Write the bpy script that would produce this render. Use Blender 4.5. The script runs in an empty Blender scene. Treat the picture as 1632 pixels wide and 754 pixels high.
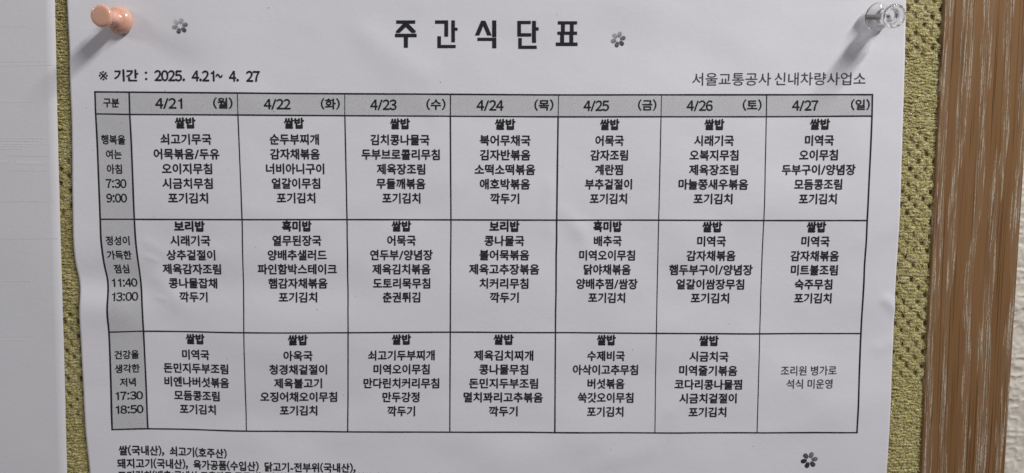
import bpy, math, random
import numpy as np
from mathutils import Vector, Matrix
random.seed(7)
RNG = np.random.default_rng(11)
SC = bpy.context.scene
COL = SC.collection
MM = 0.001

# ------------------------------------------------------------------ camera, world, lamps, exposure
cam_d = bpy.data.cameras.new('camera')
cam = bpy.data.objects.new('camera', cam_d); COL.objects.link(cam)
cam.location = (0, -0.250, 0)
cam.rotation_euler = (math.radians(90 - 5.6), 0, 0)
cam_d.sensor_width = 36.0
cam_d.lens = 36.0 * 1090 / 1632
cam_d.clip_start = 0.01
cam_d.clip_end = 20
cam_d.dof.use_dof = True
cam_d.dof.focus_distance = 0.2515
cam_d.dof.aperture_fstop = 6.5
SC.camera = cam

world = bpy.data.worlds.new('World'); SC.world = world
world.use_nodes = True
wn = world.node_tree; wn.nodes.clear()
wo = wn.nodes.new('ShaderNodeOutputWorld'); wb = wn.nodes.new('ShaderNodeBackground')
wt = wn.nodes.new('ShaderNodeTexCoord'); wsx = wn.nodes.new('ShaderNodeSeparateXYZ')
wr = wn.nodes.new('ShaderNodeValToRGB')
wr.color_ramp.elements[0].position = 0.25; wr.color_ramp.elements[0].color = (0.30, 0.285, 0.285, 1)
wr.color_ramp.elements[1].position = 0.85; wr.color_ramp.elements[1].color = (0.60, 0.60, 0.65, 1)
wm = wn.nodes.new('ShaderNodeMapRange'); wm.inputs[1].default_value = -1; wm.inputs[2].default_value = 1
wn.links.new(wt.outputs['Generated'], wsx.inputs[0]); wn.links.new(wsx.outputs[2], wm.inputs[0])
wn.links.new(wm.outputs[0], wr.inputs[0]); wn.links.new(wr.outputs[0], wb.inputs[0]); wn.links.new(wb.outputs[0], wo.inputs[0])
wb.inputs[1].default_value = 0.345

def area_lamp(name, loc, target, sx, sy, power, color, updir=None):
    l = bpy.data.lights.new(name, 'AREA'); l.shape = 'RECTANGLE'; l.size = sx; l.size_y = sy
    l.energy = power; l.color = color
    o = bpy.data.objects.new(name, l); COL.objects.link(o); o.location = loc
    o.rotation_euler = (Vector(target) - Vector(loc)).to_track_quat('-Z', 'Y').to_euler()
    return o
# fluorescent strip, high up on the right,, running away from the wall; its long shadows fall down and to the left
k = area_lamp('strip_lamp', (0.53, -0.47, 0.62), (-0.47, -0.47, 0.16), 0.05, 0.50, 9.9, (1.0, 0.985, 0.97))
_n = Vector((-0.83, 0, -0.56)).normalized()      # the tube lies square to the wall and its open side faces left and down
k.rotation_euler = Matrix((Vector((0, 1, 0)).cross(-_n), Vector((0, 1, 0)), -_n)).transposed().to_euler()
# a second, broader panel far to the upper left
k2 = area_lamp('ceiling_panel_lamp', (-2.1, -0.85, 0.95), (0, 0, 0), 0.55, 0.55, 10.0, (1.0, 0.98, 0.97))

SC.view_settings.view_transform = 'Standard'
SC.view_settings.look = 'None'
SC.view_settings.exposure = 0.0
SC.view_settings.gamma = 1.0
SC.view_settings.use_curve_mapping = False
SC.render.engine = 'CYCLES'
SC.cycles.use_denoising = True
SC.cycles.max_bounces = 12
SC.cycles.transmission_bounces = 10
SC.cycles.sample_clamp_indirect = 5.0

# ------------------------------------------------------------------ helpers
def new_mat(name):
    m = bpy.data.materials.new(name); m.use_nodes = True
    nt = m.node_tree; nt.nodes.clear()
    out = nt.nodes.new('ShaderNodeOutputMaterial'); b = nt.nodes.new('ShaderNodeBsdfPrincipled')
    nt.links.new(b.outputs[0], out.inputs[0])
    return m, nt, b
def N(nt, t, **kw):
    n = nt.nodes.new(t)
    for a, v in kw.items(): setattr(n, a, v)
    return n
def math_node(nt, op, a, b=None, clamp=False):
    n = nt.nodes.new('ShaderNodeMath'); n.operation = op; n.use_clamp = clamp
    for i, q in enumerate((a, b)):
        if q is None: continue
        if isinstance(q, (int, float)): n.inputs[i].default_value = q
        else: nt.links.new(q, n.inputs[i])
    return n.outputs[0]
def mix_col(nt, f, a, b):
    n = nt.nodes.new('ShaderNodeMix'); n.data_type = 'RGBA'
    if isinstance(f, (int, float)): n.inputs[0].default_value = f
    else: nt.links.new(f, n.inputs[0])
    for i, q in ((6, a), (7, b)):
        if isinstance(q, tuple): n.inputs[i].default_value = (*q, 1)
        else: nt.links.new(q, n.inputs[i])
    return n.outputs[2]
def noise(nt, vec, scale, detail=2.0, rough=0.5, dist=0.0):
    n = nt.nodes.new('ShaderNodeTexNoise'); n.inputs['Scale'].default_value = scale
    n.inputs['Detail'].default_value = detail; n.inputs['Roughness'].default_value = rough
    n.inputs['Distortion'].default_value = dist
    nt.links.new(vec, n.inputs['Vector']); return n.outputs[0]
def mapping(nt, vec, scale, loc=(0, 0, 0)):
    n = nt.nodes.new('ShaderNodeMapping'); n.inputs['Scale'].default_value = scale; n.inputs['Location'].default_value = loc
    nt.links.new(vec, n.inputs[0]); return n.outputs[0]
def bump(nt, b, h, dist, strength=1.0):
    n = nt.nodes.new('ShaderNodeBump'); n.inputs['Distance'].default_value = dist; n.inputs['Strength'].default_value = strength
    nt.links.new(h, n.inputs['Height']); nt.links.new(n.outputs[0], b.inputs['Normal'])

def mesh_np(name, verts, faces, smooth=True):
    """verts (n,3) in metres; faces (m,4) or (m,3) int array"""
    me = bpy.data.meshes.new(name)
    verts = np.ascontiguousarray(verts, dtype=np.float32); faces = np.ascontiguousarray(faces, dtype=np.int32)
    me.vertices.add(len(verts)); me.vertices.foreach_set('co', verts.ravel())
    k = faces.shape[1]
    me.loops.add(faces.size); me.loops.foreach_set('vertex_index', faces.ravel())
    me.polygons.add(len(faces)); me.polygons.foreach_set('loop_start', np.arange(0, faces.size, k, dtype=np.int32))
    me.update(calc_edges=True); me.validate()
    me.polygons.foreach_set('use_smooth', np.full(len(me.polygons), smooth))
    return me
def add_obj(name, me, mat=None, parent=None):
    o = bpy.data.objects.new(name, me); COL.objects.link(o)
    if mat: me.materials.append(mat)
    if parent: o.parent = parent
    return o
def empty(name, loc=(0, 0, 0)):
    o = bpy.data.objects.new(name, None); COL.objects.link(o); o.location = loc; o.empty_display_size = 0.01
    return o
def attr(me, name, vals):
    a = me.attributes.new(name, 'FLOAT', 'POINT'); a.data.foreach_set('value', np.ascontiguousarray(vals, dtype=np.float32))
def grid_faces(nx, nz):
    i = np.arange(nx - 1)[None, :] + np.arange(nz - 1)[:, None] * nx
    return np.stack([i, i + 1, i + 1 + nx, i + nx], -1).reshape(-1, 4)

_H = RNG.random((512, 512))
def vnoise(x, z, seed=0):
    x = np.asarray(x, float) + seed * 37.17; z = np.asarray(z, float) + seed * 11.73
    xi = np.floor(x).astype(int); zi = np.floor(z).astype(int); fx = x - xi; fz = z - zi
    fx = fx * fx * fx * (fx * (fx * 6 - 15) + 10); fz = fz * fz * fz * (fz * (fz * 6 - 15) + 10)
    g = lambda a, b: _H[a % 512, b % 512]
    return (g(xi, zi) * (1 - fx) * (1 - fz) + g(xi + 1, zi) * fx * (1 - fz) + g(xi, zi + 1) * (1 - fx) * fz + g(xi + 1, zi + 1) * fx * fz) * 2 - 1

_fc = {}
_WIDE_CH = '０１２３４５６７８９／（）～：，．'
def _load_letters(chars):
    """one text block, a letter to a line, read back as outlines per letter"""
    c = bpy.data.curves.new('t', 'FONT'); c.body = '\n'.join(chars); c.resolution_u = 3; c.space_line = 3.0
    o = bpy.data.objects.new('t', c); me = o.to_mesh(); me.calc_loop_triangles()
    V = np.zeros(len(me.vertices) * 3, np.float32); me.vertices.foreach_get('co', V); V = V.reshape(-1, 3)[:, :2].astype(float)
    F = np.zeros(len(me.loop_triangles) * 3, np.int32); me.loop_triangles.foreach_get('vertices', F); F = F.reshape(-1, 3)
    a = V[F[:, 1]] - V[F[:, 0]]; b_ = V[F[:, 2]] - V[F[:, 0]]; cr = a[:, 0] * b_[:, 1] - a[:, 1] * b_[:, 0]
    F[cr < 0] = F[cr < 0][:, ::-1]
    row = np.round((0.33 - V[:, 1]) / 3.0).astype(int)
    for i, ch in enumerate(chars):
        sel = np.nonzero(row == i)[0]
        if len(sel) == 0: continue
        mp = np.full(len(V), -1); mp[sel] = np.arange(len(sel))
        W = V[sel].copy(); W[:, 1] += 3.0 * i
        _fc[ch] = (W, mp[F[row[F[:, 0]] == i]])
    o.to_mesh_clear(); bpy.data.objects.remove(o); bpy.data.curves.remove(c)
def _outline(ch): return _fc[ch]
def _figure_one():
    P = np.array([(.40, 0), (.485, 0), (.485, .733), (.405, .733), (.40, .632), (.24, .60), (.24, .535), (.40, .565)])
    _fc['\uFF0F'] = (np.array([(.0, -.02), (.085, -.02), (.36, .73), (.275, .73)]), np.array([(0, 1, 2), (0, 2, 3)]))
    _fc['\uFF11'] = (P, np.array([(0, 1, 2), (0, 2, 3), (0, 3, 4), (4, 5, 6), (4, 6, 7)]))
_WIDE = {**{str(d): chr(0xFF10 + d) for d in range(10)}, '/': '\uFF0F', '(': '\uFF08', ')': '\uFF09', '~': '\uFF5E', ':': '\uFF1A', ',': '\uFF0C', '.': '\uFF0E'}
_ADV = {**{str(d): .555 for d in range(10)}, '/': .42, '(': .34, ')': .34, '~': .56, ':': .28, ',': .28, '.': .28, ' ': .28, '-': .38, 'A': .6, 'E': .55}
def glyphs(body, bold):
    """letters set side by side with even advances, all from the sans-serif Korean fallback face"""
    x = 0.0; Vs, Fs, n = [], [], 0
    for ch in body:
        adv = _ADV.get(ch, .92)
        if ch == ' ': x += adv; continue
        V, F = _outline(_WIDE.get(ch, ch))
        V = V.copy()
        if ch in _WIDE or ch in _ADV:
            w0, w1 = V[:, 0].min(), V[:, 0].max()
            if ch == '~': V[:, 0] = w0 + (V[:, 0] - w0) * .6; w1 = V[:, 0].max()
            V[:, 0] += -(w0 + w1) / 2 + adv / 2 + (.03 if ch == '1' else 0)
        V[:, 0] += x; x += adv
        Vs.append(V); Fs.append(F + n); n += len(V)
    return np.concatenate(Vs), np.concatenate(Fs)

# ------------------------------------------------------------------ shape of the printed sheet (all in mm)
# lattice of how far the slightly cockled sheet drifts in its own plane from a perfect rectangle
LU = np.array([-160.11, -150.23, -137.28, -99.07, -60.85, -22.64, 15.58, 53.79, 92.01, 130.23, 141.68])
LV = np.array([59.92, 27.13, 19.35, -18.34, -26.0, -30.89, -35.81, -40.74, -45.69, -53.27, -60.42, -98.41, -114.88])
DX = np.array([[2.7, 0.4, -0.2, 0.4, 0.6, 0.5, 1.2, -0.0, -0.4, -0.8, -1.9], [1.5, 0.4, -0.2, 0.4, 0.6, 0.5, 1.2, -0.0, -0.4, -0.8, -0.9], [1.3, 0.2, -0.4, 0.3, 0.5, 0.4, 1.1, 0.0, -0.3, -0.6, -0.8], [-0.5, -0.5, -0.9, 0.4, 0.5, 0.3, 0.8, -0.1, 0.0, -0.5, -0.1], [-0.7, -0.6, -0.9, 0.2, 0.4, 0.2, 0.8, -0.1, 0.0, -0.4, 0.0], [-0.7, -0.4, -0.7, 0.1, 0.4, 0.1, 0.7, -0.1, 0.0, -0.4, 0.1], [-0.5, -0.1, -0.5, 0.0, 0.3, 0.0, 0.7, -0.1, 0.0, -0.4, 0.1], [0.1, 0.5, -0.3, -0.1, 0.2, -0.0, 0.7, -0.1, 0.0, -0.3, 0.1], [0.4, 0.6, -0.1, -0.2, 0.2, -0.1, 0.7, -0.1, 0.0, -0.3, 0.1], [0.0, 0.3, 0.1, -0.3, 0.1, -0.2, 0.6, -0.1, 0.1, -0.3, 0.3], [-0.3, 0.3, 0.1, -0.5, -0.0, -0.3, 0.6, -0.1, 0.1, -0.2, 0.4], [-0.7, -0.7, -0.2, -1.3, -1.2, -0.8, 0.6, 0.1, 0.4, -0.2, 0.6], [-0.2, -0.7, -0.2, -1.3, -1.2, -0.8, 0.6, 0.1, 0.4, -0.2, 0.6]])
DZ = np.array([[0.4, 0.4, 0.3, 0.1, 0.0, -0.1, -0.2, -0.2, -0.2, -0.2, -0.2], [0.6, 0.6, 0.5, 0.2, 0.0, -0.2, -0.4, -0.4, -0.4, -0.4, -0.4], [0.6, 0.6, 0.4, 0.2, 0.0, -0.2, -0.4, -0.4, -0.4, -0.2, -0.2], [0.2, 0.2, 0.2, 0.1, 0.1, 0.0, -0.1, -0.1, -0.2, -0.2, -0.2], [0.2, 0.2, 0.2, 0.1, 0.1, 0.1, -0.1, -0.1, -0.2, -0.2, -0.2], [0.2, 0.2, 0.2, 0.1, 0.1, 0.1, -0.0, -0.1, -0.2, -0.3, -0.3], [0.2, 0.2, 0.3, 0.1, 0.1, 0.1, -0.0, -0.1, -0.2, -0.3, -0.3], [0.2, 0.2, 0.3, 0.1, 0.1, 0.1, -0.0, -0.2, -0.3, -0.3, -0.3], [0.2, 0.2, 0.4, 0.1, 0.1, 0.1, -0.0, -0.2, -0.3, -0.3, -0.3], [0.2, 0.2, 0.4, 0.1, 0.1, 0.1, 0.0, -0.2, -0.3, -0.3, -0.3], [0.2, 0.2, 0.5, 0.1, 0.1, 0.2, 0.0, -0.2, -0.4, -0.4, -0.4], [0.7, 0.7, 1.0, -0.0, -0.2, -0.2, -0.4, -0.4, -0.4, -0.3, -0.3], [0.4, 0.4, 0.6, -0.0, -0.1, -0.1, -0.3, -0.3, -0.3, -0.2, -0.2]])
def _hermite_1d(xs, F, q):
    """F (..., n) sampled at xs, C1 interpolation at q along last axis -> weights form"""
    q = np.clip(q, xs[0], xs[-1]); i = np.clip(np.searchsorted(xs, q) - 1, 0, len(xs) - 2)
    h = xs[i + 1] - xs[i]; t = (q - xs[i]) / h
    W = np.zeros((len(q), len(xs))); r = np.arange(len(q))
    h00 = 2*t**3 - 3*t**2 + 1; h10 = t**3 - 2*t**2 + t; h01 = -2*t**3 + 3*t**2; h11 = t**3 - t**2
    W[r, i] += h00; W[r, i + 1] += h01
    for k_, hk in ((i, h10), (i + 1, h11)):
        lo = np.maximum(k_ - 1, 0); hi = np.minimum(k_ + 1, len(xs) - 1)
        d = h / (xs[hi] - xs[lo])
        np.add.at(W, (r, hi), hk * d); np.add.at(W, (r, lo), -hk * d)
    return W
def drift(u, v):
    Wu = _hermite_1d(LU, None, u); Wv = _hermite_1d(-LV, None, -v)
    return np.einsum('ni,ij,nj->n', Wv, DX, Wu), np.einsum('ni,ij,nj->n', Wv, DZ, Wu)
SEGS = [  # u0,v0,u1,v1, height, width   (soft ridges +, valleys -)
    (-160, -41.5, -62, -43.5, -0.42, 5.5), (-160, -50, -146, -52, 0.55, 5.0),
    (-133.6, -32.4, -130.4, -33.6, 0.09, 0.8), (-129.5, -41, -124.0, -48.0, 0.26, 2.8),
    (-131.5, -47.6, -128.8, -48.3, 0.08, 0.7), (-133, -27.0, -127.5, -30.5, 0.08, 1.5), (-110, -30, -122, -36, 0.12, 2.4),
    (-52, 47, -33, 34, 0.26, 4.2), (-40, 28, -28, 20, 0.15, 3.5), (18, -15, 24, -22, 0.13, 2.3), (24, -22, 29, -32, 0.15, 2.5),
    (13, -5, 13, -22, 0.10, 2.0), (20, -60, 26, -48, -0.11, 2.6), (139, -48, 144, -53, 0.30, 1.6), (137, -66, 143, -63, 0.16, 2.0),
    (142, -20, 130, -26, 0.12, 3.0), (88, -66, 60, -92, 0.22, 5.0), (66, -82, 60, -90, 0.14, 2.2), (-96, -15, -70, -20, 0.14, 3.4), (-30, -80, -18, -64, 0.10, 3.0),
    (-60, -14, -24, -5, 0.14, 4.0), (-120, -95, -60, -88, -0.18, 5.0), (-110, -62, -76, -72, 0.12, 4.0), (30, 52, 78, 40, -0.14, 5.0),
    (96, -98, 138, -84, 0.16, 4.5), (70, 8, 118, -2, -0.14, 6), (-100, 30, -78, 12, 0.14, 5), (-10, -108, 60, -101, 0.16, 5.5), (30, -112, 52, -104, 0.12, 3)]
def height(u, v):
    h = 0.28 + 0.52 * vnoise(u / 52, v / 44, 3) + 0.25 * vnoise(u / 21, v / 17, 5) + 0.034 * vnoise(u / 8, v / 6.5, 8)
    for (a, b, c, d, amp, w) in SEGS:
        dx, dz = c - a, d - b; L2 = dx * dx + dz * dz
        t = np.clip(((u - a) * dx + (v - b) * dz) / L2, 0, 1)
        r2 = (u - a - t * dx) ** 2 + (v - b - t * dz) ** 2
        h = h + 1.3 * amp * np.exp(-r2 / (2 * w * w))
    h = h + 0.5 * np.clip((-148 - u) / 12, 0, 1) ** 2 * (0.5 + 0.5 * vnoise(v / 20, 0 * v, 2))
    return h
def place(u, v, lift=0.0):
    u = np.asarray(u, float).ravel(); v = np.asarray(v, float).ravel()
    dx, dz = drift(u, v)
    return np.stack([(u + dx) * MM, -(height(u, v) + lift) * MM, (v + dz) * MM], -1)

# ------------------------------------------------------------------ materials
def coords(nt): return N(nt, 'ShaderNodeTexCoord').outputs['Object']
def paper_mat(name, col):
    m, nt, b = new_mat(name)
    c = coords(nt)
    f = noise(nt, mapping(nt, c, (260, 1, 1100)), 1.0, 4.0, 0.6)
    g = noise(nt, c, 38.0, 3.0, 0.55)
    t = math_node(nt, 'ADD', math_node(nt, 'MULTIPLY', f, 0.5), math_node(nt, 'MULTIPLY', g, 0.5))
    nt.links.new(mix_col(nt, t, tuple(x * 0.955 for x in col), tuple(min(1, x * 1.035) for x in col)), b.inputs['Base Color'])
    b.inputs['Roughness'].default_value = 0.62; b.inputs['Specular IOR Level'].default_value = 0.30
    h = math_node(nt, 'ADD', noise(nt, mapping(nt, c, (900, 1, 2600)), 1.0, 5.0, 0.65), math_node(nt, 'MULTIPLY', noise(nt, c, 420.0, 3.0), 0.9))
    bump(nt, b, h, 0.00004, 1.0)
    return m
M_PAPER = paper_mat('sheet_paper', (0.78, 0.77, 0.815))
M_PAPER2 = paper_mat('neighbour_paper', (0.70, 0.695, 0.725))
def ink_mat(name, col, rough=0.42):
    m, nt, b = new_mat(name)
    n = noise(nt, coords(nt), 3500.0, 2.0)
    nt.links.new(mix_col(nt, n, tuple(x * 0.7 for x in col), tuple(x * 1.5 for x in col)), b.inputs['Base Color'])
    b.inputs['Roughness'].default_value = rough; b.inputs['Specular IOR Level'].default_value = 0.35
    return m
M_INK = ink_mat('black_toner', (0.018, 0.019, 0.023))
M_INK_THIN = ink_mat('thin_black_toner', (0.060, 0.060, 0.070))
M_GHOST = ink_mat('faint_grey_print', (0.635, 0.63, 0.655), 0.6)
M_GHOST2 = ink_mat('fainter_grey_print', (0.668, 0.663, 0.69), 0.6)

def halftone_mat():
    m, nt, b = new_mat('halftone_toner')
    uv = N(nt, 'ShaderNodeUVMap').outputs[0]
    sp = N(nt, 'ShaderNodeSeparateXYZ'); nt.links.new(uv, sp.inputs[0])
    kf = 2 * math.pi / 0.47
    a = math_node(nt, 'SINE', math_node(nt, 'MULTIPLY', math_node(nt, 'ADD', sp.outputs[0], sp.outputs[1]), kf))
    d = math_node(nt, 'SINE', math_node(nt, 'MULTIPLY', math_node(nt, 'SUBTRACT', sp.outputs[0], sp.outputs[1]), kf))
    w = math_node(nt, 'ADD', math_node(nt, 'MULTIPLY', math_node(nt, 'ADD', a, math_node(nt, 'MULTIPLY', d, 0.75)), 0.285), 0.5)
    at = N(nt, 'ShaderNodeAttribute', attribute_name='ink_amount').outputs['Fac']
    e = math_node(nt, 'MULTIPLY', math_node(nt, 'SUBTRACT', at, w), 7.0)
    e = math_node(nt, 'ADD', e, 0.5, clamp=True)
    nt.links.new(mix_col(nt, e, (0.74, 0.735, 0.765), (0.035, 0.035, 0.04)), b.inputs['Base Color'])
    b.inputs['Roughness'].default_value = 0.55; b.inputs['Specular IOR Level'].default_value = 0.3
    return m
M_HALF = halftone_mat()

# ------------------------------------------------------------------ the wall
def build_wall():
    xs = np.concatenate([[-900, 150], np.arange(170, 262, 0.45), [300, 900]])
    zs = np.concatenate([[-700, -240], np.arange(-160, 110, 0.45), [200, 700]])
    X, Z = np.meshgrid(xs, zs)
    n1 = vnoise(X / 3.4, Z / 2.5, 21); n2 = vnoise(X / 1.5, Z / 1.2, 22); n3 = vnoise(X / 7.5, Z / 6, 23)
    h = 0.42 * (1 - np.abs(n1)) ** 2 + 0.20 * n2 * (0.6 + 0.4 * n3) + 0.2 * n3
    edge = (X > 171) & (X < 261) & (Z > -158) & (Z < 108)
    Y = 17 - np.where(edge, h, 0)
    me = mesh_np('wall', np.stack([X, Y, Z], -1).reshape(-1, 3) * MM, grid_faces(len(xs), len(zs)))
    m, nt, b = new_mat('embossed_white_wallpaper')
    c = coords(nt)
    nt.links.new(mix_col(nt, noise(nt, c, 60, 4), (0.72, 0.67, 0.585), (0.82, 0.775, 0.69)), b.inputs['Base Color'])
    b.inputs['Roughness'].default_value = 0.7
    bump(nt, b, noise(nt, c, 900, 4), 0.0001, 0.8)
    o = add_obj('wall', me, m); o['kind'] = 'structure'; o['label'] = 'white wall covered in embossed bumpy wallpaper, right of the wooden frame'
    return o
build_wall()

# ------------------------------------------------------------------ the notice board
board = empty('notice_board', (0, 0.014, 0))
board.rotation_euler = (0, -0.0103, 0)
board['label'] = 'notice board with yellow-green woven chenille fabric and a brown limed wood frame'
board['category'] = 'notice board'
BO = Vector((0, 0.014, 0))
def sub_board(name, me, mat):
    # geometry is given in board-plane coordinates; the thing's base lies on the board's back
    me.transform(Matrix.Translation(-BO)); return add_obj(name, me, mat, board)

def box_mesh(x0, x1, y0, y1, z0, z1, bev=0.0, seg=2):
    import bmesh
    bm = bmesh.new(); bmesh.ops.create_cube(bm, size=1)
    for v in bm.verts:
        v.co = Vector(((x0 + x1) / 2 + v.co.x * (x1 - x0), (y0 + y1) / 2 + v.co.y * (y1 - y0), (z0 + z1) / 2 + v.co.z * (z1 - z0))) * MM
    if bev: bmesh.ops.bevel(bm, geom=bm.edges[:], offset=bev * MM, segments=seg, profile=0.6, affect='EDGES')
    me = bpy.data.meshes.new('m'); bm.to_mesh(me); bm.free()
    me.polygons.foreach_set('use_smooth', np.full(len(me.polygons), False))
    return me

def fabric_mat(name, fibre):
    m, nt, b = new_mat(name)
    a = N(nt, 'ShaderNodeAttribute', attribute_name='yarn').outputs['Fac']
    c = coords(nt)
    n = noise(nt, mapping(nt, c, (900, 900, 1500)), 1.0, 3.0, 0.6)
    n2 = noise(nt, mapping(nt, c, (160, 160, 420)), 1.0, 2.0)
    pile = mix_col(nt, n, (0.62, 0.53, 0.17), (0.88, 0.81, 0.40))
    pile = mix_col(nt, math_node(nt, 'MULTIPLY', n2, 0.35), pile, (0.72, 0.62, 0.18))
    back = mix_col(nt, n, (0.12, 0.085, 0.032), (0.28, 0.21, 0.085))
    if fibre:       # single fibres are dyed unevenly, a few nearly cream
        tn = N(nt, 'ShaderNodeAttribute', attribute_name='tone').outputs['Fac']
        pile = mix_col(nt, tn, (0.54, 0.46, 0.14), (0.95, 0.90, 0.54))
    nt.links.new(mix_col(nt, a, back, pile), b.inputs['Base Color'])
    b.inputs['Roughness'].default_value = 0.85; b.inputs['Sheen Weight'].default_value = 0.5 if not fibre else 0.25
    b.inputs['Sheen Roughness'].default_value = 0.4; b.inputs['Sheen Tint'].default_value = (0.95, 0.9, 0.6, 1)
    b.inputs['Specular IOR Level'].default_value = 0.15 if not fibre else 0.5
    if not fibre: bump(nt, b, n, 0.00015, 1.0)
    else: b.inputs['Roughness'].default_value = 0.5
    return m
M_PILE = fabric_mat('chenille_pile', False)
M_FIBRE = fabric_mat('chenille_fibre', True)
m, nt, b = new_mat('sheen_thread'); b.inputs['Base Color'].default_value = (0.95, 0.93, 0.80, 1); b.inputs['Roughness'].default_value = 0.22  # near-white base colour paints in the glints of the shiny threads
b.inputs['Specular IOR Level'].default_value = 1.0; M_SHEEN = m
M_BACK = fabric_mat('fabric_backing', False)

def zone(z, side):
    """1 where the weave leaves square gaps, 0 where it is packed tight (mm along the board)"""
    if side > 0: bands = [(90, 40), (13, -80), (-150, -138)]
    else: bands = [(90, 66), (2, -22), (-52, -95), (-150, -135)]
    g = np.zeros_like(z)
    for hi, lo in bands: 
        hi, lo = max(hi, lo), min(hi, lo)
        g = np.maximum(g, 1 / (1 + np.exp(-(z - lo) / 1.2)) * 1 / (1 + np.exp((z - hi) / 1.2)))
    return g
PR, PX = 2.72, 5.7
def weave(x, z, side):
    xw = x + 0.35 * vnoise(x / 9, z / 5, 31); zw = z + 0.30 * vnoise(x / 6, z / 7, 32) + 0.22 * vnoise(x / 1.6, z / 1.9, 41) + 0.02 * x
    g = zone(zw + 3.0 * vnoise(x / 14, z / 30, 33), side)
    r = np.floor(zw / PR); fz = zw / PR - r - 0.5
    off = np.where(r.astype(int) % 2 == 0, 0, PX * 0.47)
    q = (xw - off) / PX; ci = np.floor(q); fx = q - ci - 0.5
    jit = vnoise(ci * 3.3, r * 2.7, 34) * 0.09; jit2 = vnoise(ci * 2.1, r * 4.7, 35)
    fx = fx - jit
    gx = 0.135 + 0.03 * jit2; gz = 0.33
    gap = 1.0 * np.exp(-((np.abs(fx) / gx) ** 6 + (np.abs(fz) / gz) ** 6)) * np.clip(0.85 + jit2, 0, 1)
    tuft = np.clip(np.abs(np.cos(math.pi * fz)), 0, 1) ** .3 * 0.6 + 0.4 * np.abs(np.sin(2 * math.pi * (zw / PR))) ** .4
    tuft = tuft * (0.86 + 0.14 * np.cos(2 * math.pi * (fx - 0.5)))
    hg = 0.80 * tuft * (1 - gap)
    p2 = 1.15; s = zw / p2 + 0.42 * vnoise(x / 1.7, z / 1.3, 36)
    nub = 0.5 + 0.5 * vnoise(x / 0.95 + np.floor(s) * 7.7, np.floor(s) * 3.1, 37)
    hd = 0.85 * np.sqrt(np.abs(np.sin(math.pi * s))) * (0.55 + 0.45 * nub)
    lump = vnoise(x / 1.3, z / 0.9, 40)
    h = g * hg * (1 + .22 * lump) + (1 - g) * hd * (1 + .35 * lump) + (0.26 * vnoise(x / 0.55, z / 0.40, 38)) * (1 - .8 * gap * g) + 0.18 * vnoise(x / 0.26, z / 0.22, 39)
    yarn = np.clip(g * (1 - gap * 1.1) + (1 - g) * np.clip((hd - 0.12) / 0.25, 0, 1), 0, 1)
    return h, yarn, gap * g
Y0 = 2.0      # the weave's backing plane, mm behind the printed sheet

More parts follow.
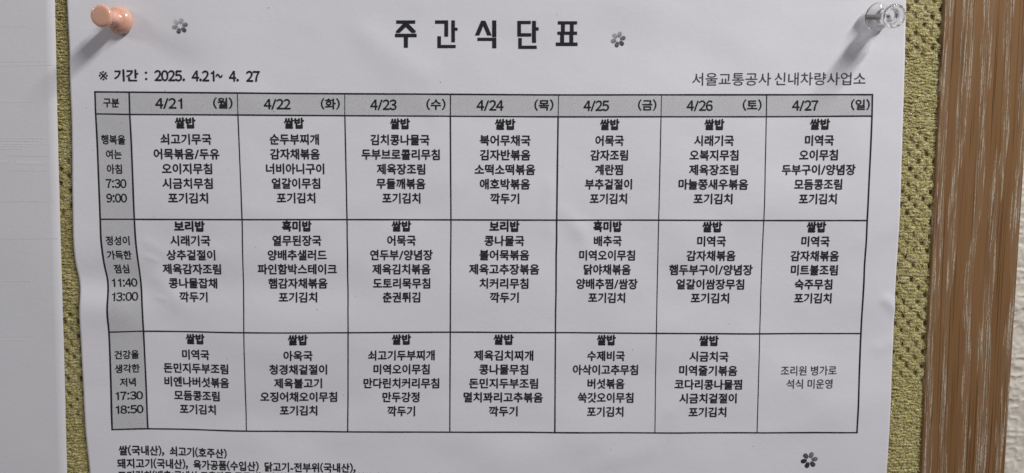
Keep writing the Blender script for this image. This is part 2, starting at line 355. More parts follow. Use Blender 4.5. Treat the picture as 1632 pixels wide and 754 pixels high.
def pile_strip(x0, x1, z0, z1, side):
    st = 0.19
    xs = np.arange(x0, x1, st); zs = np.arange(z0, z1, st)
    X, Z = np.meshgrid(xs, zs); X = X.ravel(); Z = Z.ravel()
    h, y, gap = weave(X, Z, side)
    edge = np.clip(np.minimum(X - x0, x1 - X) / 0.8, 0, 1)
    me = mesh_np('pile', np.stack([X, Y0 - h * edge, Z], -1) * MM, grid_faces(len(xs), len(zs)))
    attr(me, 'yarn', y)
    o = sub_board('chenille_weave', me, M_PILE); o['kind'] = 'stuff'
    # loose pile fibres
    n = int((x1 - x0) * 195 * 18)
    fx = RNG.uniform(x0 + .3, x1 - .3, n); fz = RNG.uniform(-128, 67, n)
    h, y, gap = weave(fx, fz, side)
    keep = RNG.random(n) < (0.10 + 0.90 * y); fx, fz, h, y = fx[keep], fz[keep], h[keep], y[keep]; n = len(fx)
    L = RNG.uniform(0.4, 1.2, n); ang = RNG.normal(0, 0.75, n) + np.where(RNG.random(n) < .5, 0, math.pi)
    wd = RNG.uniform(0.05, 0.14, n); rise = RNG.uniform(0.05, 0.40, n)
    dx, dz = np.cos(ang), np.sin(ang); V = np.zeros((n, 6, 3))
    for i, t in enumerate((-.5, 0, .5)):
        cx = fx + dx * L * t; cz = fz + dz * L * t; cy = Y0 - h - (0.02 + rise * (1 - abs(t) * 1.6))
        for j, s_ in enumerate((-1, 1)):
            V[:, i * 2 + j] = np.stack([cx - dz * wd * s_ * (1 - abs(t)), cy, cz + dx * wd * s_ * (1 - abs(t))], -1)
    base = np.arange(n)[:, None] * 6
    F = np.concatenate([base + np.array([0, 1, 3, 2]), base + np.array([2, 3, 5, 4])])
    me = mesh_np('fibres', V.reshape(-1, 3) * MM, F)
    attr(me, 'yarn', np.repeat(np.clip(y * RNG.uniform(.55, 1.0, n), 0, 1), 6)); attr(me, 'tone', np.repeat(RNG.random(n) ** 1.6, 6))
    o = sub_board('pile_fibre', me, M_FIBRE); o['kind'] = 'stuff'
    # floating threads beside the gaps; their glints are put into the near-white colour
    V = []; F = []
    for r in range(int(-135 / PR), int(80 / PR)):
        for c in range(int(x0 / PX) - 1, int(x1 / PX) + 2):
            for s_ in (-1, 1):
                if random.random() < 0.42: continue
                zc = (r + .5) * PR + s_ * PR * random.uniform(.18, .36) ; xc = (c + .5) * PX + (0 if r % 2 == 0 else PX * .47) + random.gauss(0, .35)
                if not (x0 + .5 < xc < x1 - .8): continue
                if zone(np.array([zc]), side)[0] < .4 and random.random() < .7: continue
                for k_ in range(random.choice((1, 1, 2, 3))):
                    ln = random.uniform(.28, .62); xx = xc + (k_ - 1) * .75; zz = zc + random.gauss(0, .08)
                    hh = weave(np.array([xx]), np.array([zz]), side)[0][0] + .2
                    b0 = len(V); w = random.uniform(.11, .21); sl = random.gauss(0, .08)
                    V += [(xx - ln, Y0 - hh + .25, zz - sl), (xx, Y0 - hh - .12, zz - w), (xx + ln, Y0 - hh + .25, zz + sl), (xx, Y0 - hh - .12, zz + w), (xx, Y0 - hh - .2, zz)]
                    F += [(b0, b0 + 1, b0 + 4), (b0 + 1, b0 + 2, b0 + 4), (b0 + 2, b0 + 3, b0 + 4), (b0 + 3, b0, b0 + 4)]
    me = mesh_np('sheen', np.array(V) * MM, np.array(F))
    o = sub_board('sheen_thread', me, M_SHEEN); o['kind'] = 'stuff'

pn = sub_board('fabric_panel', box_mesh(-420, 157.5, Y0 + 0.05, 13.9, -300, 220, 0.0), M_BACK)
attr(pn.data, 'yarn', np.full(len(pn.data.vertices), 0.6))
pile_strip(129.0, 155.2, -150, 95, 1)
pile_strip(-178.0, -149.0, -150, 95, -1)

def wood_mat():
    m, nt, b = new_mat('limed_oak')
    c = coords(nt)
    sp = N(nt, 'ShaderNodeSeparateXYZ'); nt.links.new(c, sp.inputs[0])
    x = math_node(nt, 'MULTIPLY', sp.outputs[0], 1000.0); z = math_node(nt, 'MULTIPLY', sp.outputs[2], 1000.0)
    def vec(sx, sz, ox=0.0, xin=None):
        cb = N(nt, 'ShaderNodeCombineXYZ')
        nt.links.new(math_node(nt, 'ADD', math_node(nt, 'MULTIPLY', xin if xin is not None else x, sx), ox), cb.inputs[0])
        nt.links.new(math_node(nt, 'MULTIPLY', z, sz), cb.inputs[2]); return cb.outputs[0]
    wv = noise(nt, vec(1 / 28, 1 / 80), 1.0, 1.0)
    xw = math_node(nt, 'ADD', x, math_node(nt, 'MULTIPLY', math_node(nt, 'SUBTRACT', wv, 0.5), 2.0))
    wv2 = noise(nt, vec(1 / 3.0, 1 / 5.0, 5.0), 1.0, 2.0)
    xw2 = math_node(nt, 'ADD', xw, math_node(nt, 'MULTIPLY', math_node(nt, 'SUBTRACT', wv2, 0.5), 0.50))
    # clusters of limed pores
    ph = math_node(nt, 'ADD', math_node(nt, 'MULTIPLY', xw, 2 * math.pi / 7.2), math_node(nt, 'MULTIPLY', noise(nt, vec(1 / 11, 1 / 120, 9.0, xw), 1.0, 1.0), 8.0))
    band = math_node(nt, 'SINE', ph)
    brk = noise(nt, vec(1 / 2.0, 1 / 30, 3.0, xw), 1.0, 2.0)
    bd = math_node(nt, 'ADD', band, math_node(nt, 'MULTIPLY', math_node(nt, 'SUBTRACT', brk, 0.5), 5.0))
    bd = math_node(nt, 'MULTIPLY', math_node(nt, 'SUBTRACT', bd, 0.05), 4.0, clamp=True)
    fine = noise(nt, vec(1 / 0.42, 1 / 24, 1.0, xw2), 1.0, 2.0, 0.5)
    ln = math_node(nt, 'MULTIPLY', math_node(nt, 'SUBTRACT', fine, 0.515), 18.0, clamp=True)
    chip = noise(nt, vec(1 / 0.6, 1 / 1.6, 2.0), 1.0, 3.0, 0.7)
    ch = math_node(nt, 'MULTIPLY', math_node(nt, 'SUBTRACT', chip, 0.33), 5.0, clamp=True)
    lime = math_node(nt, 'MULTIPLY', math_node(nt, 'MULTIPLY', bd, ln), ch)
    solo = noise(nt, vec(1 / 0.62, 1 / 34, 13.0, xw2), 1.0, 1.0, 0.5)
    solo = math_node(nt, 'MULTIPLY', math_node(nt, 'SUBTRACT', solo, 0.735), 14.0, clamp=True)
    lime = math_node(nt, 'MAXIMUM', lime, math_node(nt, 'MULTIPLY', math_node(nt, 'MULTIPLY', solo, ch), 0.8))
    dk = noise(nt, vec(1 / 0.55, 1 / 70, 4.0, xw), 1.0, 2.0, 0.6)
    dk = math_node(nt, 'MULTIPLY', math_node(nt, 'SUBTRACT', dk, 0.54), 8.0, clamp=True)
    big = noise(nt, vec(1 / 6.0, 1 / 90, 7.0, xw), 1.0, 2.0)
    grit = noise(nt, vec(1 / 0.35, 1 / 0.8, 8.0), 1.0, 3.0, 0.7)
    base = mix_col(nt, big, (0.185, 0.090, 0.035), (0.30, 0.165, 0.074))
    base = mix_col(nt, math_node(nt, 'MULTIPLY', grit, 0.30), base, (0.20, 0.110, 0.048))
    base = mix_col(nt, math_node(nt, 'MULTIPLY', dk, 0.75), base, (0.070, 0.028, 0.009))
    under = math_node(nt, 'MULTIPLY', bd, 0.13)
    base = mix_col(nt, under, base, (0.40, 0.30, 0.205))
    nt.links.new(mix_col(nt, math_node(nt, 'MULTIPLY', lime, 0.78), base, (0.58, 0.50, 0.395)), b.inputs['Base Color'])
    b.inputs['Roughness'].default_value = 0.5; b.inputs['Specular IOR Level'].default_value = 0.18
    h = math_node(nt, 'ADD', math_node(nt, 'MULTIPLY', lime, -0.8), math_node(nt, 'ADD', math_node(nt, 'MULTIPLY', dk, -0.4), math_node(nt, 'MULTIPLY', grit, 0.3)))
    bump(nt, b, h, 0.00012, 1.0)
    return m
M_WOOD = wood_mat()
rail = sub_board('frame_rail', box_mesh(154.4, 186.3, 0.15, 13.8, -320, 240, 0.55, 3), M_WOOD)

# ------------------------------------------------------------------ neighbouring sheet at the left edge
def neighbour():
    zs = np.arange(-150, 100.1, 1.5)
    right = np.interp(-zs, [-60, -18, 23, 58, 115, 150], [-162.3, -164.2, -165.8, -166.9, -169.1, -170.2])
    NX = 60; t = np.linspace(0, 1, NX)
    X = right[:, None] - 210 * (1 - t)[None, :] ** 1.0; Z = np.repeat(zs[:, None], NX, 1)
    def hh(X, Z): return 0.15 + 0.35 * vnoise(X / 40, Z / 50, 51) + 0.08 * vnoise(X / 12, Z / 14, 52)
    me = mesh_np('sheet', np.stack([X, -hh(X, Z), Z], -1).reshape(-1, 3) * MM, grid_faces(NX, len(zs)))
    root = empty('plain_sheet', (-0.268, 0, -0.025)); root['label'] = 'plain pale sheet at the left edge, showing only faint grey ruled lines'; root['category'] = 'paper sheet'
    off = Matrix.Translation(-Vector(root.location))
    me.transform(off); o = add_obj('sheet', me, M_PAPER2, root)
    s = o.modifiers.new('thickness', 'SOLIDIFY'); s.thickness = 0.0001; s.offset = -1
    def strip(x0, x1, z, w, mat, tilt=0.0, name='faint_line'):
        xs = np.linspace(x0, x1, 40); zc = z + tilt * (xs - x0)
        A = np.stack([xs, -hh(xs, zc) - .03, zc - w / 2], -1); B = np.stack([xs, -hh(xs, zc) - .03, zc + w / 2], -1)
        me = mesh_np(name, np.stack([A, B], 1).reshape(-1, 3) * MM, np.array([(2*i, 2*i+2, 2*i+3, 2*i+1) for i in range(39)]))
        me.transform(off); add_obj(name, me, mat, root)
    for (x0, x1, z, w, mt, tl) in [(-186, -167, 38.3, .30, M_GHOST, .012), (-200, -164, 36.8, .25, M_GHOST2, .012), (-200, -168, 11.6, .35, M_GHOST2, -.01), (-200, -171, 10.5, .3, M_GHOST, -.012),
            (-200, -168, 9.4, .4, M_GHOST2, -.01), (-190, -172, 8.5, .3, M_GHOST2, -.012), (-200, -178, 7.6, .35, M_GHOST, -.01), (-183, -168, 5.0, .3, M_GHOST, -.01),
            (-180, -170, 2.6, 1.1, M_GHOST2, -.02), (-190, -183, 3.0, 1.0, M_GHOST2, -.02), (-183, -169, -.3, .3, M_GHOST, -.012), (-200, -167.5, -11.6, .3, M_GHOST, .0),
            (-200, -167, -25.4, .3, M_GHOST, .004), (-200, -176, -41, .3, M_GHOST2, 0), (-200, -178, -62, .3, M_GHOST2, .004), (-200, -180, -63.4, .4, M_GHOST2, .006), (-200, -172, 50.5, .3, M_GHOST2, .01), (-200, -172, 24, .25, M_GHOST2, .01)]:
        strip(x0, x1, z, w, mt, tl)
neighbour()

# ------------------------------------------------------------------ the weekly menu sheet
menu = empty('menu_sheet', (0, 0, -0.027))
menu['label'] = 'creased white sheet printed with a black Korean weekly menu table, pinned to the green fabric'
menu['category'] = 'menu notice'
MO = Matrix.Translation(-Vector(menu.location))
def sub_menu(name, me, mat, label=None):
    me.transform(MO); o = add_obj(name, me, mat, menu)
    if label: o['label'] = label
    return o
us = np.linspace(LU[0], LU[-1], 460); vs = np.linspace(-132, 78, 320)
UU, VV = np.meshgrid(us, vs)
sheet = sub_menu('paper', mesh_np('paper', place(UU, VV), grid_faces(len(us), len(vs))), M_PAPER)
s = sheet.modifiers.new('thickness', 'SOLIDIFY'); s.thickness = 0.0001; s.offset = -1

LIFT = 0.07
def ribbon(pts, w, name, mat=M_INK, lift=LIFT, wob=0.0):
    pts = np.array(pts, float); L = np.hypot(*(pts[1] - pts[0])); n = max(2, int(L / 1.2))
    t = np.linspace(0, 1, n)[:, None]; P = pts[0] * (1 - t) + pts[1] * t
    d = (pts[1] - pts[0]) / L; nrm = np.array([-d[1], d[0]])
    ww = (w / 2) * (1 + wob * vnoise(t[:, 0] * L / 9, np.full(n, pts[0][0] + pts[0][1])))[:, None]
    A = P + nrm * ww; B = P - nrm * ww
    Q = np.stack([A, B], 1).reshape(-1, 2)
    # ribbon faces the room
    F = np.array([(2*i, 2*i+2, 2*i+3, 2*i+1) for i in range(n - 1)])
    return sub_menu(name, mesh_np(name, place(Q[:, 0], Q[:, 1], lift), F), mat)

CX = [LU[1], LU[2], LU[3], LU[4], LU[5], LU[6], LU[7], LU[8], LU[9]]
RV = [LV[1], LV[2], LV[3], LV[10], LV[11]]
for i, x in enumerate(CX):
    w = (0.66, .62, .42, .48, .50, .58, .36, .36, .60)[i]
    # header pieces of the inner rules are printed thinner
    if 2 <= i <= 7:
        ribbon([(x, RV[1]), (x, RV[0])], .30 if i not in (4, 7) else .42, 'rule_line')
        for j in (1, 2, 3):
            wj = w * (1.0, .95, .9)[j - 1]
            if i == 8: wj = w
            ribbon([(x, RV[j + 1]), (x, RV[j])], wj, 'rule_line', wob=.10)
    else: ribbon([(x, RV[-1] - .3), (x, RV[0] + .3)], w, 'rule_line', wob=.08)
for i, z in enumerate(RV):
    ribbon([(CX[0] - .3, z), (CX[-1] + .3, z)], (.58, .50, .52, .52, .55)[i], 'rule_line', lift=LIFT + .01, wob=.10)

def shaded(u0, u1, v0, v1, dens, label):
    nu = max(4, int((u1 - u0) / 1.0)); nv = max(4, int((v1 - v0) / 1.0))
    U_, V_ = np.meshgrid(np.linspace(u0, u1, nu), np.linspace(v0, v1, nv))
    me = mesh_np('shade', place(U_, V_, .035), grid_faces(nu, nv))
    attr(me, 'ink_amount', np.full(nu * nv, dens))
    uv = me.uv_layers.new(name='UVMap'); idx = np.zeros(len(me.loops), dtype=np.int32); me.loops.foreach_get('vertex_index', idx)
    UVc = np.stack([U_.ravel(), V_.ravel()], -1)[idx]; uv.data.foreach_set('uv', UVc.astype(np.float32).ravel())
    return sub_menu('shaded_cell', me, M_HALF, label)
DENS = 0.31
days = ['월', '화', '수', '목', '금', '토', '일']
shaded(CX[0], CX[1], RV[1], RV[0], DENS, 'shaded corner cell of the table heading')
for i in range(7): shaded(CX[i + 1], CX[i + 2], RV[1], RV[0], DENS, 'shaded heading cell dated 4/%d' % (21 + i))
for j, nm in enumerate(('breakfast', 'lunch', 'dinner')): shaded(CX[0], CX[1], RV[j + 2], RV[j + 1], DENS - .01, 'shaded side cell of the %s row' % nm)

SX, SY = 3.95, 4.12
def line(body, cu, cv, sx=SX, sy=SY, bold=0.017, width=None, mid=0.375, align='c', slope=0.0, skew=0.0):
    V, F = glyphs(body, bold)
    if bold > 0:        # thick toner: the same letter printed again a hair to each side
        n = len(V); q = [V]
        for dx, dy in ((1, 0), (-1, 0), (0, 1), (0, -1), (.7, .7), (-.7, -.7)): q.append(V + np.array([dx, dy]) * bold)
        F = np.concatenate([F + n * i for i in range(len(q))]); V = np.concatenate(q)
    V = V.copy(); x0, x1 = V[:, 0].min(), V[:, 0].max()
    if width: sx = width / (x1 - x0)
    if align == 'c': V[:, 0] = (V[:, 0] - (x0 + x1) / 2) * sx
    elif align == 'l': V[:, 0] = (V[:, 0] - x0) * sx
    else: V[:, 0] = (V[:, 0] - x1) * sx
    V[:, 1] = (V[:, 1] - mid) * sy
    return np.stack([cu + V[:, 0], cv + V[:, 1] + slope * V[:, 0]], -1), F
def text_block(lines, name, mat=M_INK, label=None, lift=LIFT + .015):
    Vs, Fs, n = [], [], 0
    for V, F in lines: Vs.append(V); Fs.append(F + n); n += len(V)
    V = np.concatenate(Vs)
    me = mesh_np(name, place(V[:, 0], V[:, 1], lift + np.arange(len(V)) / len(V) * 0.012), np.concatenate(Fs), smooth=False)
    return sub_menu(name, me, mat, label)

MENU = [
 [['쌀밥','쇠고기무국','어묵볶음/두유','오이지무침','시금치무침','포기김치'], ['쌀밥','순두부찌개','감자채볶음','너비아니구이','얼갈이무침','포기김치'],
  ['쌀밥','김치콩나물국','두부브로콜리무침','제육장조림','무들깨볶음','포기김치'], ['쌀밥','북어무채국','김자반볶음','소떡소떡볶음','애호박볶음','깍두기'],
  ['쌀밥','어묵국','감자조림','계란찜','부추겉절이','포기김치'], ['쌀밥','시래기국','오복지무침','제육장조림','마늘쫑새우볶음','포기김치'],
  ['쌀밥','미역국','오이무침','두부구이/양념장','모듬콩조림','포기김치']],
 [['보리밥','시래기국','상추겉절이','제육감자조림','콩나물잡채','깍두기'], ['흑미밥','열무된장국','양배추샐러드','파인함박스테이크','햄감자채볶음','포기김치'],
  ['쌀밥','어묵국','연두부/양념장','제육김치볶음','도토리묵무침','춘권튀김'], ['보리밥','콩나물국','볼어묵볶음','제육고추장볶음','치커리무침','깍두기'],
  ['흑미밥','배추국','미역오이무침','닭야채볶음','양배추찜/쌈장','포기김치'], ['쌀밥','미역국','감자채볶음','햄두부구이/양념장','얼갈이쌈장무침','포기김치'],
  ['쌀밥','미역국','감자채볶음','미트볼조림','숙주무침','포기김치']],
 [['쌀밥','미역국','돈민지두부조림','비엔나버섯볶음','모듬콩조림','포기김치'], ['쌀밥','아욱국','청경채겉절이','제육불고기','오징어채오이무침','포기김치'],
  ['쌀밥','쇠고기두부찌개','미역오이무침','만다린치커리무침','만두강정','깍두기'], ['쌀밥','제육김치찌개','콩나물무침','돈민지두부조림','멸치꽈리고추볶음','깍두기'],
  ['쌀밥','수제비국','아삭이고추무침','버섯볶음','쑥갓오이무침','포기김치'], ['쌀밥','시금치국','미역줄기볶음','코다리콩나물찜','시금치겉절이','포기김치'], None]]
ROWV = [[16.55, 10.75, 5.45, 0.15, -5.15, -10.45], [-20.75, -26.05, -31.4, -36.65, -41.95, -47.15], [-63.1, -69.1, -74.4, -79.7, -85.0, -90.35]]
MEALS = ('breakfast', 'lunch', 'dinner')
_all = set(''.join(''.join(c) for r in MENU for c in r if c)) | set('조리원병가로석식미운영구분행복을여는아침정성이가득한점심건강을생각한저녁기간※서울교통공사신내차량사업소쌀국산쇠고호주돼지육공품수입닭전부위포김치배추춧루중두오징어원양혼용외대-AE') | set(''.join(days)) | set(_WIDE_CH)
_load_letters(sorted(_all - set(' /(),.:~0123456789')))
_figure_one()
for j in range(3):
    for i in range(7):
        cu = (CX[i + 1] + CX[i + 2]) / 2 + (0.4, .7, .9, 0.3, .1, .4, .5)[i]; L = MENU[j][i]
        if L is None:
            text_block([line('조리원 병가로', 111.0, -74.42, 3.72, 3.95, bold=0.012), line('석식 미운영', 111.4, -79.5, 3.72, 3.95, bold=0.012)], 'closing_note', M_INK_THIN, 'two-line note in the last cell of the dinner row')
            continue
        ls = []
        for r, s_ in enumerate(L):
            ls.append(line(s_, cu + random.gauss(0, .06), ROWV[j][r] - (0 if i else .1), bold=0.044 if r == 0 else 0.029))
        text_block(ls, 'menu_text', M_INK, '%s dishes printed under 4/%d' % (MEALS[j], 21 + i))
for i, d in enumerate(days):
    text_block([line('4/%d' % (21 + i), CX[i + 1] + 14.0, 23.15, 1, 4.75, bold=.028, width=9.6, mid=.34)], 'date_text', label='date 4/%d in the heading row' % (21 + i))
    text_block([line('(%s)' % d, CX[i + 2] - (5.2 if i < 6 else 4.3), 23.3, 1, 4.1, bold=.030, width=6.9, mid=.33)], 'weekday_text', label='weekday in brackets beside 4/%d' % (21 + i))
text_block([line('구분', -144.05, 23.35, 1, 3.55, bold=.032, width=6.1)], 'heading_text')
SIDE = [(['행복을', '여는', '아침', '7:30', '9:00'], [10.3, 5.05, -.2, -5.5, -10.75]),
        (['정성이', '가득한', '점심', '11:40', '13:00'], [-26.2, -31.55, -36.8, -42.1, -47.3]),
        (['건강을', '생각한', '저녁', '17:30', '18:50'], [-69.35, -74.75, -80.1, -85.45, -90.8])]
for j, (L, vsd) in enumerate(SIDE):
    ls = []
    for s_, z in zip(L, vsd):
        if s_[0].isdigit():
            ls.append(line(s_, -143.6, z, 1, 4.1, bold=.026, width=8.0 if len(s_) == 4 else 10.1, mid=.34))
        else: ls.append(line(s_, -144.0, z, 3.42, 3.6, bold=.030))
    text_block(ls, 'mealtime_text', label='%s name and serving times in the side column' % MEALS[j])
text_block([line('※', -146.6, 32.9, 1, 6.2, bold=-.004, width=3.5, mid=.335), line('기간', -138.1, 33.05, 1, 4.5, bold=.034, width=8.8),
            line(':', -131.0, 32.9, 4.6, 4.6, bold=.02, mid=.3), line('2025.', -122.7, 32.95, 1, 4.9, bold=.032, width=10.8, mid=.34),
            line('4.21~', -109.5, 32.95, 1, 4.9, bold=.032, width=11.0, mid=.34), line('4.', -100.1, 32.95, 1, 4.9, bold=.032, width=3.5, mid=.34),
            line('27', -93.4, 32.95, 1, 4.9, bold=.032, width=4.9, mid=.34)], 'period_text')
text_block([line('서울교통공사', 79.2, 32.65, 1, 4.95, bold=.005, width=28.4), line('신내차량사업소', 111.1, 32.75, 1, 4.95, bold=.005, width=32.8)], 'organisation_text', M_INK_THIN)
text_block([line('쌀(국내산),  쇠고기(호주산)', -148.2, -106.45, 1, 3.95, bold=.032, width=41.2, align='l', slope=-.024)], 'origin_text')
text_block([line('돼지고기(국내산),  육가공품(수입산)  닭고기-전부위(국내산),', -149.0, -111.45, 1, 3.95, bold=.032, width=90.8, align='l', slope=-.014)], 'origin_text')
text_block([line('포기김치(배추:국내산,고춧가루:중국산), 김치(두부중국산), 오징어(원양산, 중국산 혼용), 두부(외국산대두)', -148.9, -116.15, 1, 3.95, bold=.032, width=149, align='l', slope=-.004)], 'origin_text')

# the title: five heavy stencil-like letters built from their strokes
TITLE = [[[[-41.72,52.89],[-34.93,52.92],[-34.94,51.77],[-41.74,51.74]],[[-39.36,51.75],[-37.32,51.76],[-34.75,49.19],[-34.99,48.58],[-36.29,48.58],[-38.36,50.6],[-40.48,48.56],[-41.9,48.55],[-41.89,49.16]],[[-42.25,48.27],[-34.48,48.31],[-34.5,47.1],[-42.27,47.06]],[[-39.09,47.08],[-37.62,47.08],[-37.67,43.39],[-39.15,43.38]]],[[[-27.85,52.95],[-23.22,52.97],[-23.23,51.82],[-27.87,51.8]],[[-24.58,51.81],[-23.23,51.82],[-23.27,47.32],[-24.63,47.31]],[[-22.1,52.97],[-20.83,52.98],[-20.89,45.4],[-22.16,45.4]],[[-20.85,50.46],[-19.91,50.46],[-19.92,49.42],[-20.86,49.41]],[[-27.12,47.47],[-25.82,47.47],[-25.85,44.44],[-27.15,44.44]],[[-27.15,44.44],[-20.62,44.46],[-20.63,43.36],[-27.17,43.33]]],[[[-11.66,52.89],[-10.22,52.89],[-8.03,47.79],[-9.58,47.79],[-10.95,51.08],[-12.35,47.78],[-13.9,47.78]],[[-7.85,53.0],[-6.41,53.01],[-6.43,47.25],[-7.87,47.24]],[[-13.01,47.01],[-7.87,47.02],[-7.87,45.92],[-13.02,45.91]],[[-7.87,47.02],[-6.43,47.03],[-6.43,43.39],[-7.88,43.39]]],[[[0.87,52.86],[5.57,52.87],[5.57,51.77],[0.87,51.76]],[[0.87,51.76],[2.15,51.76],[2.15,48.64],[0.88,48.64]],[[0.88,48.64],[5.74,48.65],[5.75,47.49],[0.88,47.48]],[[6.01,52.87],[7.39,52.87],[7.42,45.35],[6.03,45.35]],[[7.4,50.68],[8.34,50.68],[8.34,49.59],[7.4,49.58]],[[1.21,46.99],[2.43,46.99],[2.43,44.35],[1.21,44.35]],[[1.21,44.35],[7.7,44.36],[7.7,43.26],[1.21,43.25]]],[[[15.12,52.77],[22.09,52.78],[22.1,51.68],[15.13,51.68]],[[16.27,51.68],[17.67,51.68],[17.69,49.22],[16.29,49.22]],[[19.48,51.68],[20.88,51.68],[20.9,49.22],[19.5,49.22]],[[14.98,49.22],[22.12,49.22],[22.13,48.12],[14.99,48.12]],[[16.01,48.12],[17.41,48.12],[17.43,45.48],[16.02,45.48]],[[19.33,48.12],[20.73,48.12],[20.76,45.48],[19.36,45.48]],[[14.45,45.48],[22.34,45.48],[22.35,44.27],[14.46,44.27]]]]
for polys in TITLE:
    Vs, Fs = [], []
    for p in polys:
        c = np.mean(p, 0)
        # subdivide each stroke outline into a small fan-free triangulation
        from mathutils.geometry import tessellate_polygon
        tri = tessellate_polygon([[Vector((a, b_, 0)) for a, b_ in p]])
        V = np.array(p); F = np.array([t for t in tri])
        a = V[F[:, 1]] - V[F[:, 0]]; b_ = V[F[:, 2]] - V[F[:, 0]]; cr = a[:, 0] * b_[:, 1] - a[:, 1] * b_[:, 0]
        F[cr < 0] = F[cr < 0][:, ::-1]
        Fs.append(F + sum(len(q) for q in Vs)); Vs.append(V)
    V = np.concatenate(Vs); F = np.concatenate(Fs)
    me = mesh_np('title', place(V[:, 0], V[:, 1], LIFT + .02), F, smooth=False)
    sub_menu('title_letter', me, M_INK)

# printed six-petal ornaments with a halftone gradient
def flower(cu, cv, size, rot, gdir, lo, hi):
    V, D = [], []; F = []
    for k_ in range(6):
        a = math.radians(rot + 60 * k_); ca, sa = math.cos(a), math.sin(a); n0 = len(V)
        out = [(0.25, 0), (0.34, .17), (0.56, .26), (0.80, .27), (0.96, .17), (1.0, 0), (0.96, -.17), (0.80, -.27), (0.56, -.26), (0.34, -.17)]
        pts = [(0.70, 0)] + out
        for (r, t) in pts:
            x = (r * ca - t * sa) * size / 2; y = (r * sa + t * ca) * size / 2
            V.append((cu + x, cv + y)); D.append(lo + (hi - lo) * (0.5 + 0.5 * (x * gdir[0] + y * gdir[1]) / (size / 2)))
        m_ = len(out)
        for q in range(m_): F.append((n0, n0 + 1 + (q + 1) % m_, n0 + 1 + q))
    V = np.array(V)
    a = np.array(F)
    A = V[a[:, 1]] - V[a[:, 0]]; B = V[a[:, 2]] - V[a[:, 0]]; cr = A[:, 0] * B[:, 1] - A[:, 1] * B[:, 0]; a[cr < 0] = a[cr < 0][:, ::-1]
    me = mesh_np('flower', place(V[:, 0], V[:, 1], LIFT), a, smooth=False)
    attr(me, 'ink_amount', np.array(D))
    uv = me.uv_layers.new(name='UVMap'); idx = np.zeros(len(me.loops), dtype=np.int32); me.loops.foreach_get('vertex_index', idx)
    uv.data.foreach_set('uv', V[idx].astype(np.float32).ravel())
    sub_menu('printed_flower', me, M_HALF)
flower(-118.2, 50.6, 5.6, 13, (.45, -.89), .25, 1.0)
flower(37.4, 46.5, 5.6, 15, (.5, -.86), .40, 1.0)
flower(112.6, -109.3, 6.6, 11, (-.65, -.75), .60, 1.2)

# stray toner specks
V, F = [], []
for q in range(46):
    u0, v0 = RNG.uniform(-155, 138), RNG.uniform(-112, 58); r = RNG.uniform(.07, .17); n0 = len(V)
    for k_ in range(5):
        a = k_ * 1.2566 + RNG.uniform(0, .5); V.append((u0 + r * math.cos(a) * RNG.uniform(.6, 1.3), v0 + r * math.sin(a)))
    F += [(n0, n0 + 1, n0 + 2), (n0, n0 + 2, n0 + 3), (n0, n0 + 3, n0 + 4)]
V = np.array(V); o = sub_menu('toner_speck', mesh_np('speck', place(V[:, 0], V[:, 1], LIFT), np.array(F), False), M_INK_THIN); o['kind'] = 'stuff'

# ------------------------------------------------------------------ push pins
def lathe(profile, n=64):
    P = np.array(profile, float); m_ = len(P); a = np.linspace(0, 2 * math.pi, n, endpoint=False)
    # axis along -Y (towards the room)
    V = np.stack([P[:, 0][:, None] * np.cos(a), -P[:, 1][:, None] * np.ones(n), P[:, 0][:, None] * np.sin(a)], -1).reshape(-1, 3)
    F = [(i * n + j, i * n + (j + 1) % n, (i + 1) * n + (j + 1) % n, (i + 1) * n + j) for i in range(m_ - 1) for j in range(n)]
    V = np.vstack([V, [[0, -P[0, 1], 0], [0, -P[-1, 1], 0]]]) * MM
    me = bpy.data.meshes.new('lathe')
    F += [(m_ * n, (j + 1) % n, j) for j in range(n)] + [(m_ * n + 1, (m_ - 1) * n + j, (m_ - 1) * n + (j + 1) % n) for j in range(n)]
    me.from_pydata(V.tolist(), [], F); me.update()
    import bmesh
    bm = bmesh.new(); bm.from_mesh(me); bmesh.ops.remove_doubles(bm, verts=bm.verts, dist=1e-7); bmesh.ops.recalc_face_normals(bm, faces=bm.faces); bm.to_mesh(me); bm.free()
    me.polygons.foreach_set('use_smooth', np.full(len(me.polygons), True))
    return me
def smooth_profile(pts, per=7):
    """Catmull-Rom through (r, h)"""
    P = [pts[0]] + list(pts) + [pts[-1]]; out = []
    for i in range(1, len(P) - 2):
        p0, p1, p2, p3 = map(np.array, (P[i - 1], P[i], P[i + 1], P[i + 2]))
        for t in np.linspace(0, 1, per, endpoint=False):
            out.append(tuple(0.5 * ((2 * p1) + (-p0 + p2) * t + (2 * p0 - 5 * p1 + 4 * p2 - p3) * t * t + (-p0 + 3 * p1 - 3 * p2 + p3) * t ** 3)))
    out.append(tuple(pts[-1])); return [(max(r, 0.02), h) for r, h in out]
def push_pin(u, v, raised, tilt_x, tilt_z, prof, mat, label):
    p = place([u], [v])[0]
    root = empty('push_pin', tuple(p)); root['label'] = label; root['category'] = 'push pin'; root['group'] = 'push pins in the upper corners of the menu sheet'
    root.rotation_euler = (tilt_x, 0, tilt_z)
    h = lathe(smooth_profile(prof)); h.transform(Matrix.Translation((0, -raised * MM, 0)))
    add_obj('handle', h, mat, root)
    nd = lathe([(0.05, -8.0), (0.25, -6.8), (0.55, -5.5), (0.58, 0), (0.58, raised + 3.8), (0.4, raised + 4.0)], 24)
    add_obj('needle', nd, M_STEEL, root)
    return root
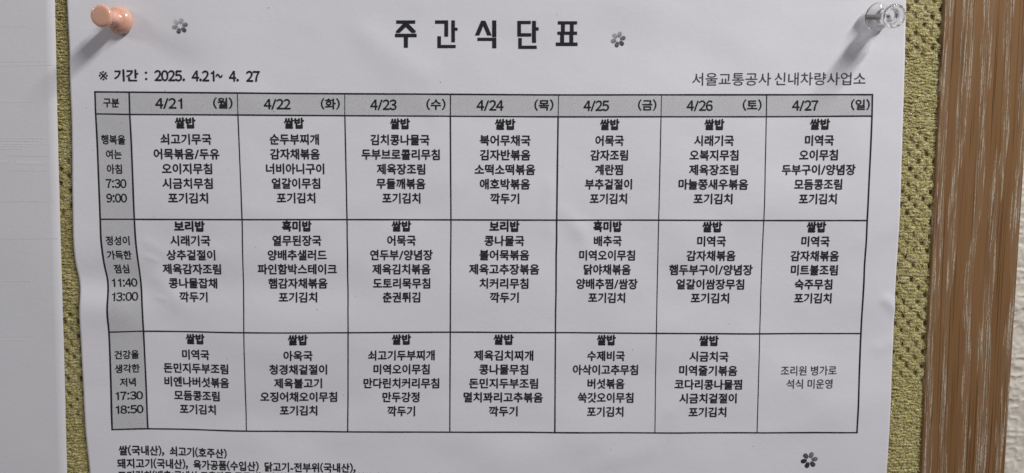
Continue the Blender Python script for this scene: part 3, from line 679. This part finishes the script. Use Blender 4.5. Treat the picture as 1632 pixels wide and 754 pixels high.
m, nt, b = new_mat('pin_steel'); b.inputs['Base Color'].default_value = (0.42, 0.40, 0.38, 1); b.inputs['Metallic'].default_value = 1; b.inputs['Roughness'].default_value = 0.28; M_STEEL = m
m, nt, b = new_mat('peach_plastic'); M_PEACH = m
c = coords(nt)
nt.links.new(mix_col(nt, noise(nt, c, 300, 3), (0.72, 0.41, 0.305), (0.78, 0.46, 0.345)), b.inputs['Base Color'])
b.inputs['Roughness'].default_value = 0.22; b.inputs['Subsurface Weight'].default_value = 0.45; b.inputs['Subsurface Radius'].default_value = (1.0, .45, .25); b.inputs['Subsurface Scale'].default_value = 0.0016
b.inputs['Coat Weight'].default_value = .3; b.inputs['Coat Roughness'].default_value = .08
bump(nt, b, noise(nt, c, 700, 2), 0.00005, .25)
m, nt, b = new_mat('clear_plastic'); M_CLEAR = m
b.inputs['Base Color'].default_value = (0.985, 0.985, 0.98, 1); b.inputs['Transmission Weight'].default_value = 1; b.inputs['Roughness'].default_value = 0.015; b.inputs['IOR'].default_value = 1.46

PROF = [(0.02, 0.0), (3.3, 0.0), (4.35, 0.25), (4.75, 1.0), (4.65, 1.9), (4.0, 3.0), (2.9, 3.75), (2.3, 4.5), (2.1, 5.6), (2.15, 7.0), (2.5, 8.1),
        (3.2, 8.8), (3.65, 9.4), (3.8, 10.1), (3.65, 10.8), (3.1, 11.15), (1.8, 11.25), (0.02, 11.28)]
PROFC = [(0.02, 0.0), (3.6, 0.0), (4.45, 0.15), (4.8, 0.8), (4.65, 1.5), (3.9, 2.2), (2.8, 2.9), (2.5, 3.4), (2.35, 4.4), (2.3, 5.6), (2.45, 6.8),
         (2.9, 7.6), (3.6, 8.1), (3.95, 8.8), (4.0, 9.6), (3.8, 10.3), (3.3, 10.6), (2.6, 10.45), (1.6, 10.35), (0.02, 10.35)]
push_pin(-138.6, 52.3, 0.15, math.radians(3), math.radians(-6), PROF, M_PEACH, 'peach pink plastic push pin in the upper left corner of the menu sheet')
push_pin(129.3, 54.2, 1.5, math.radians(11), math.radians(7), PROFC, M_CLEAR, 'clear transparent push pin in the upper right corner of the menu sheet')
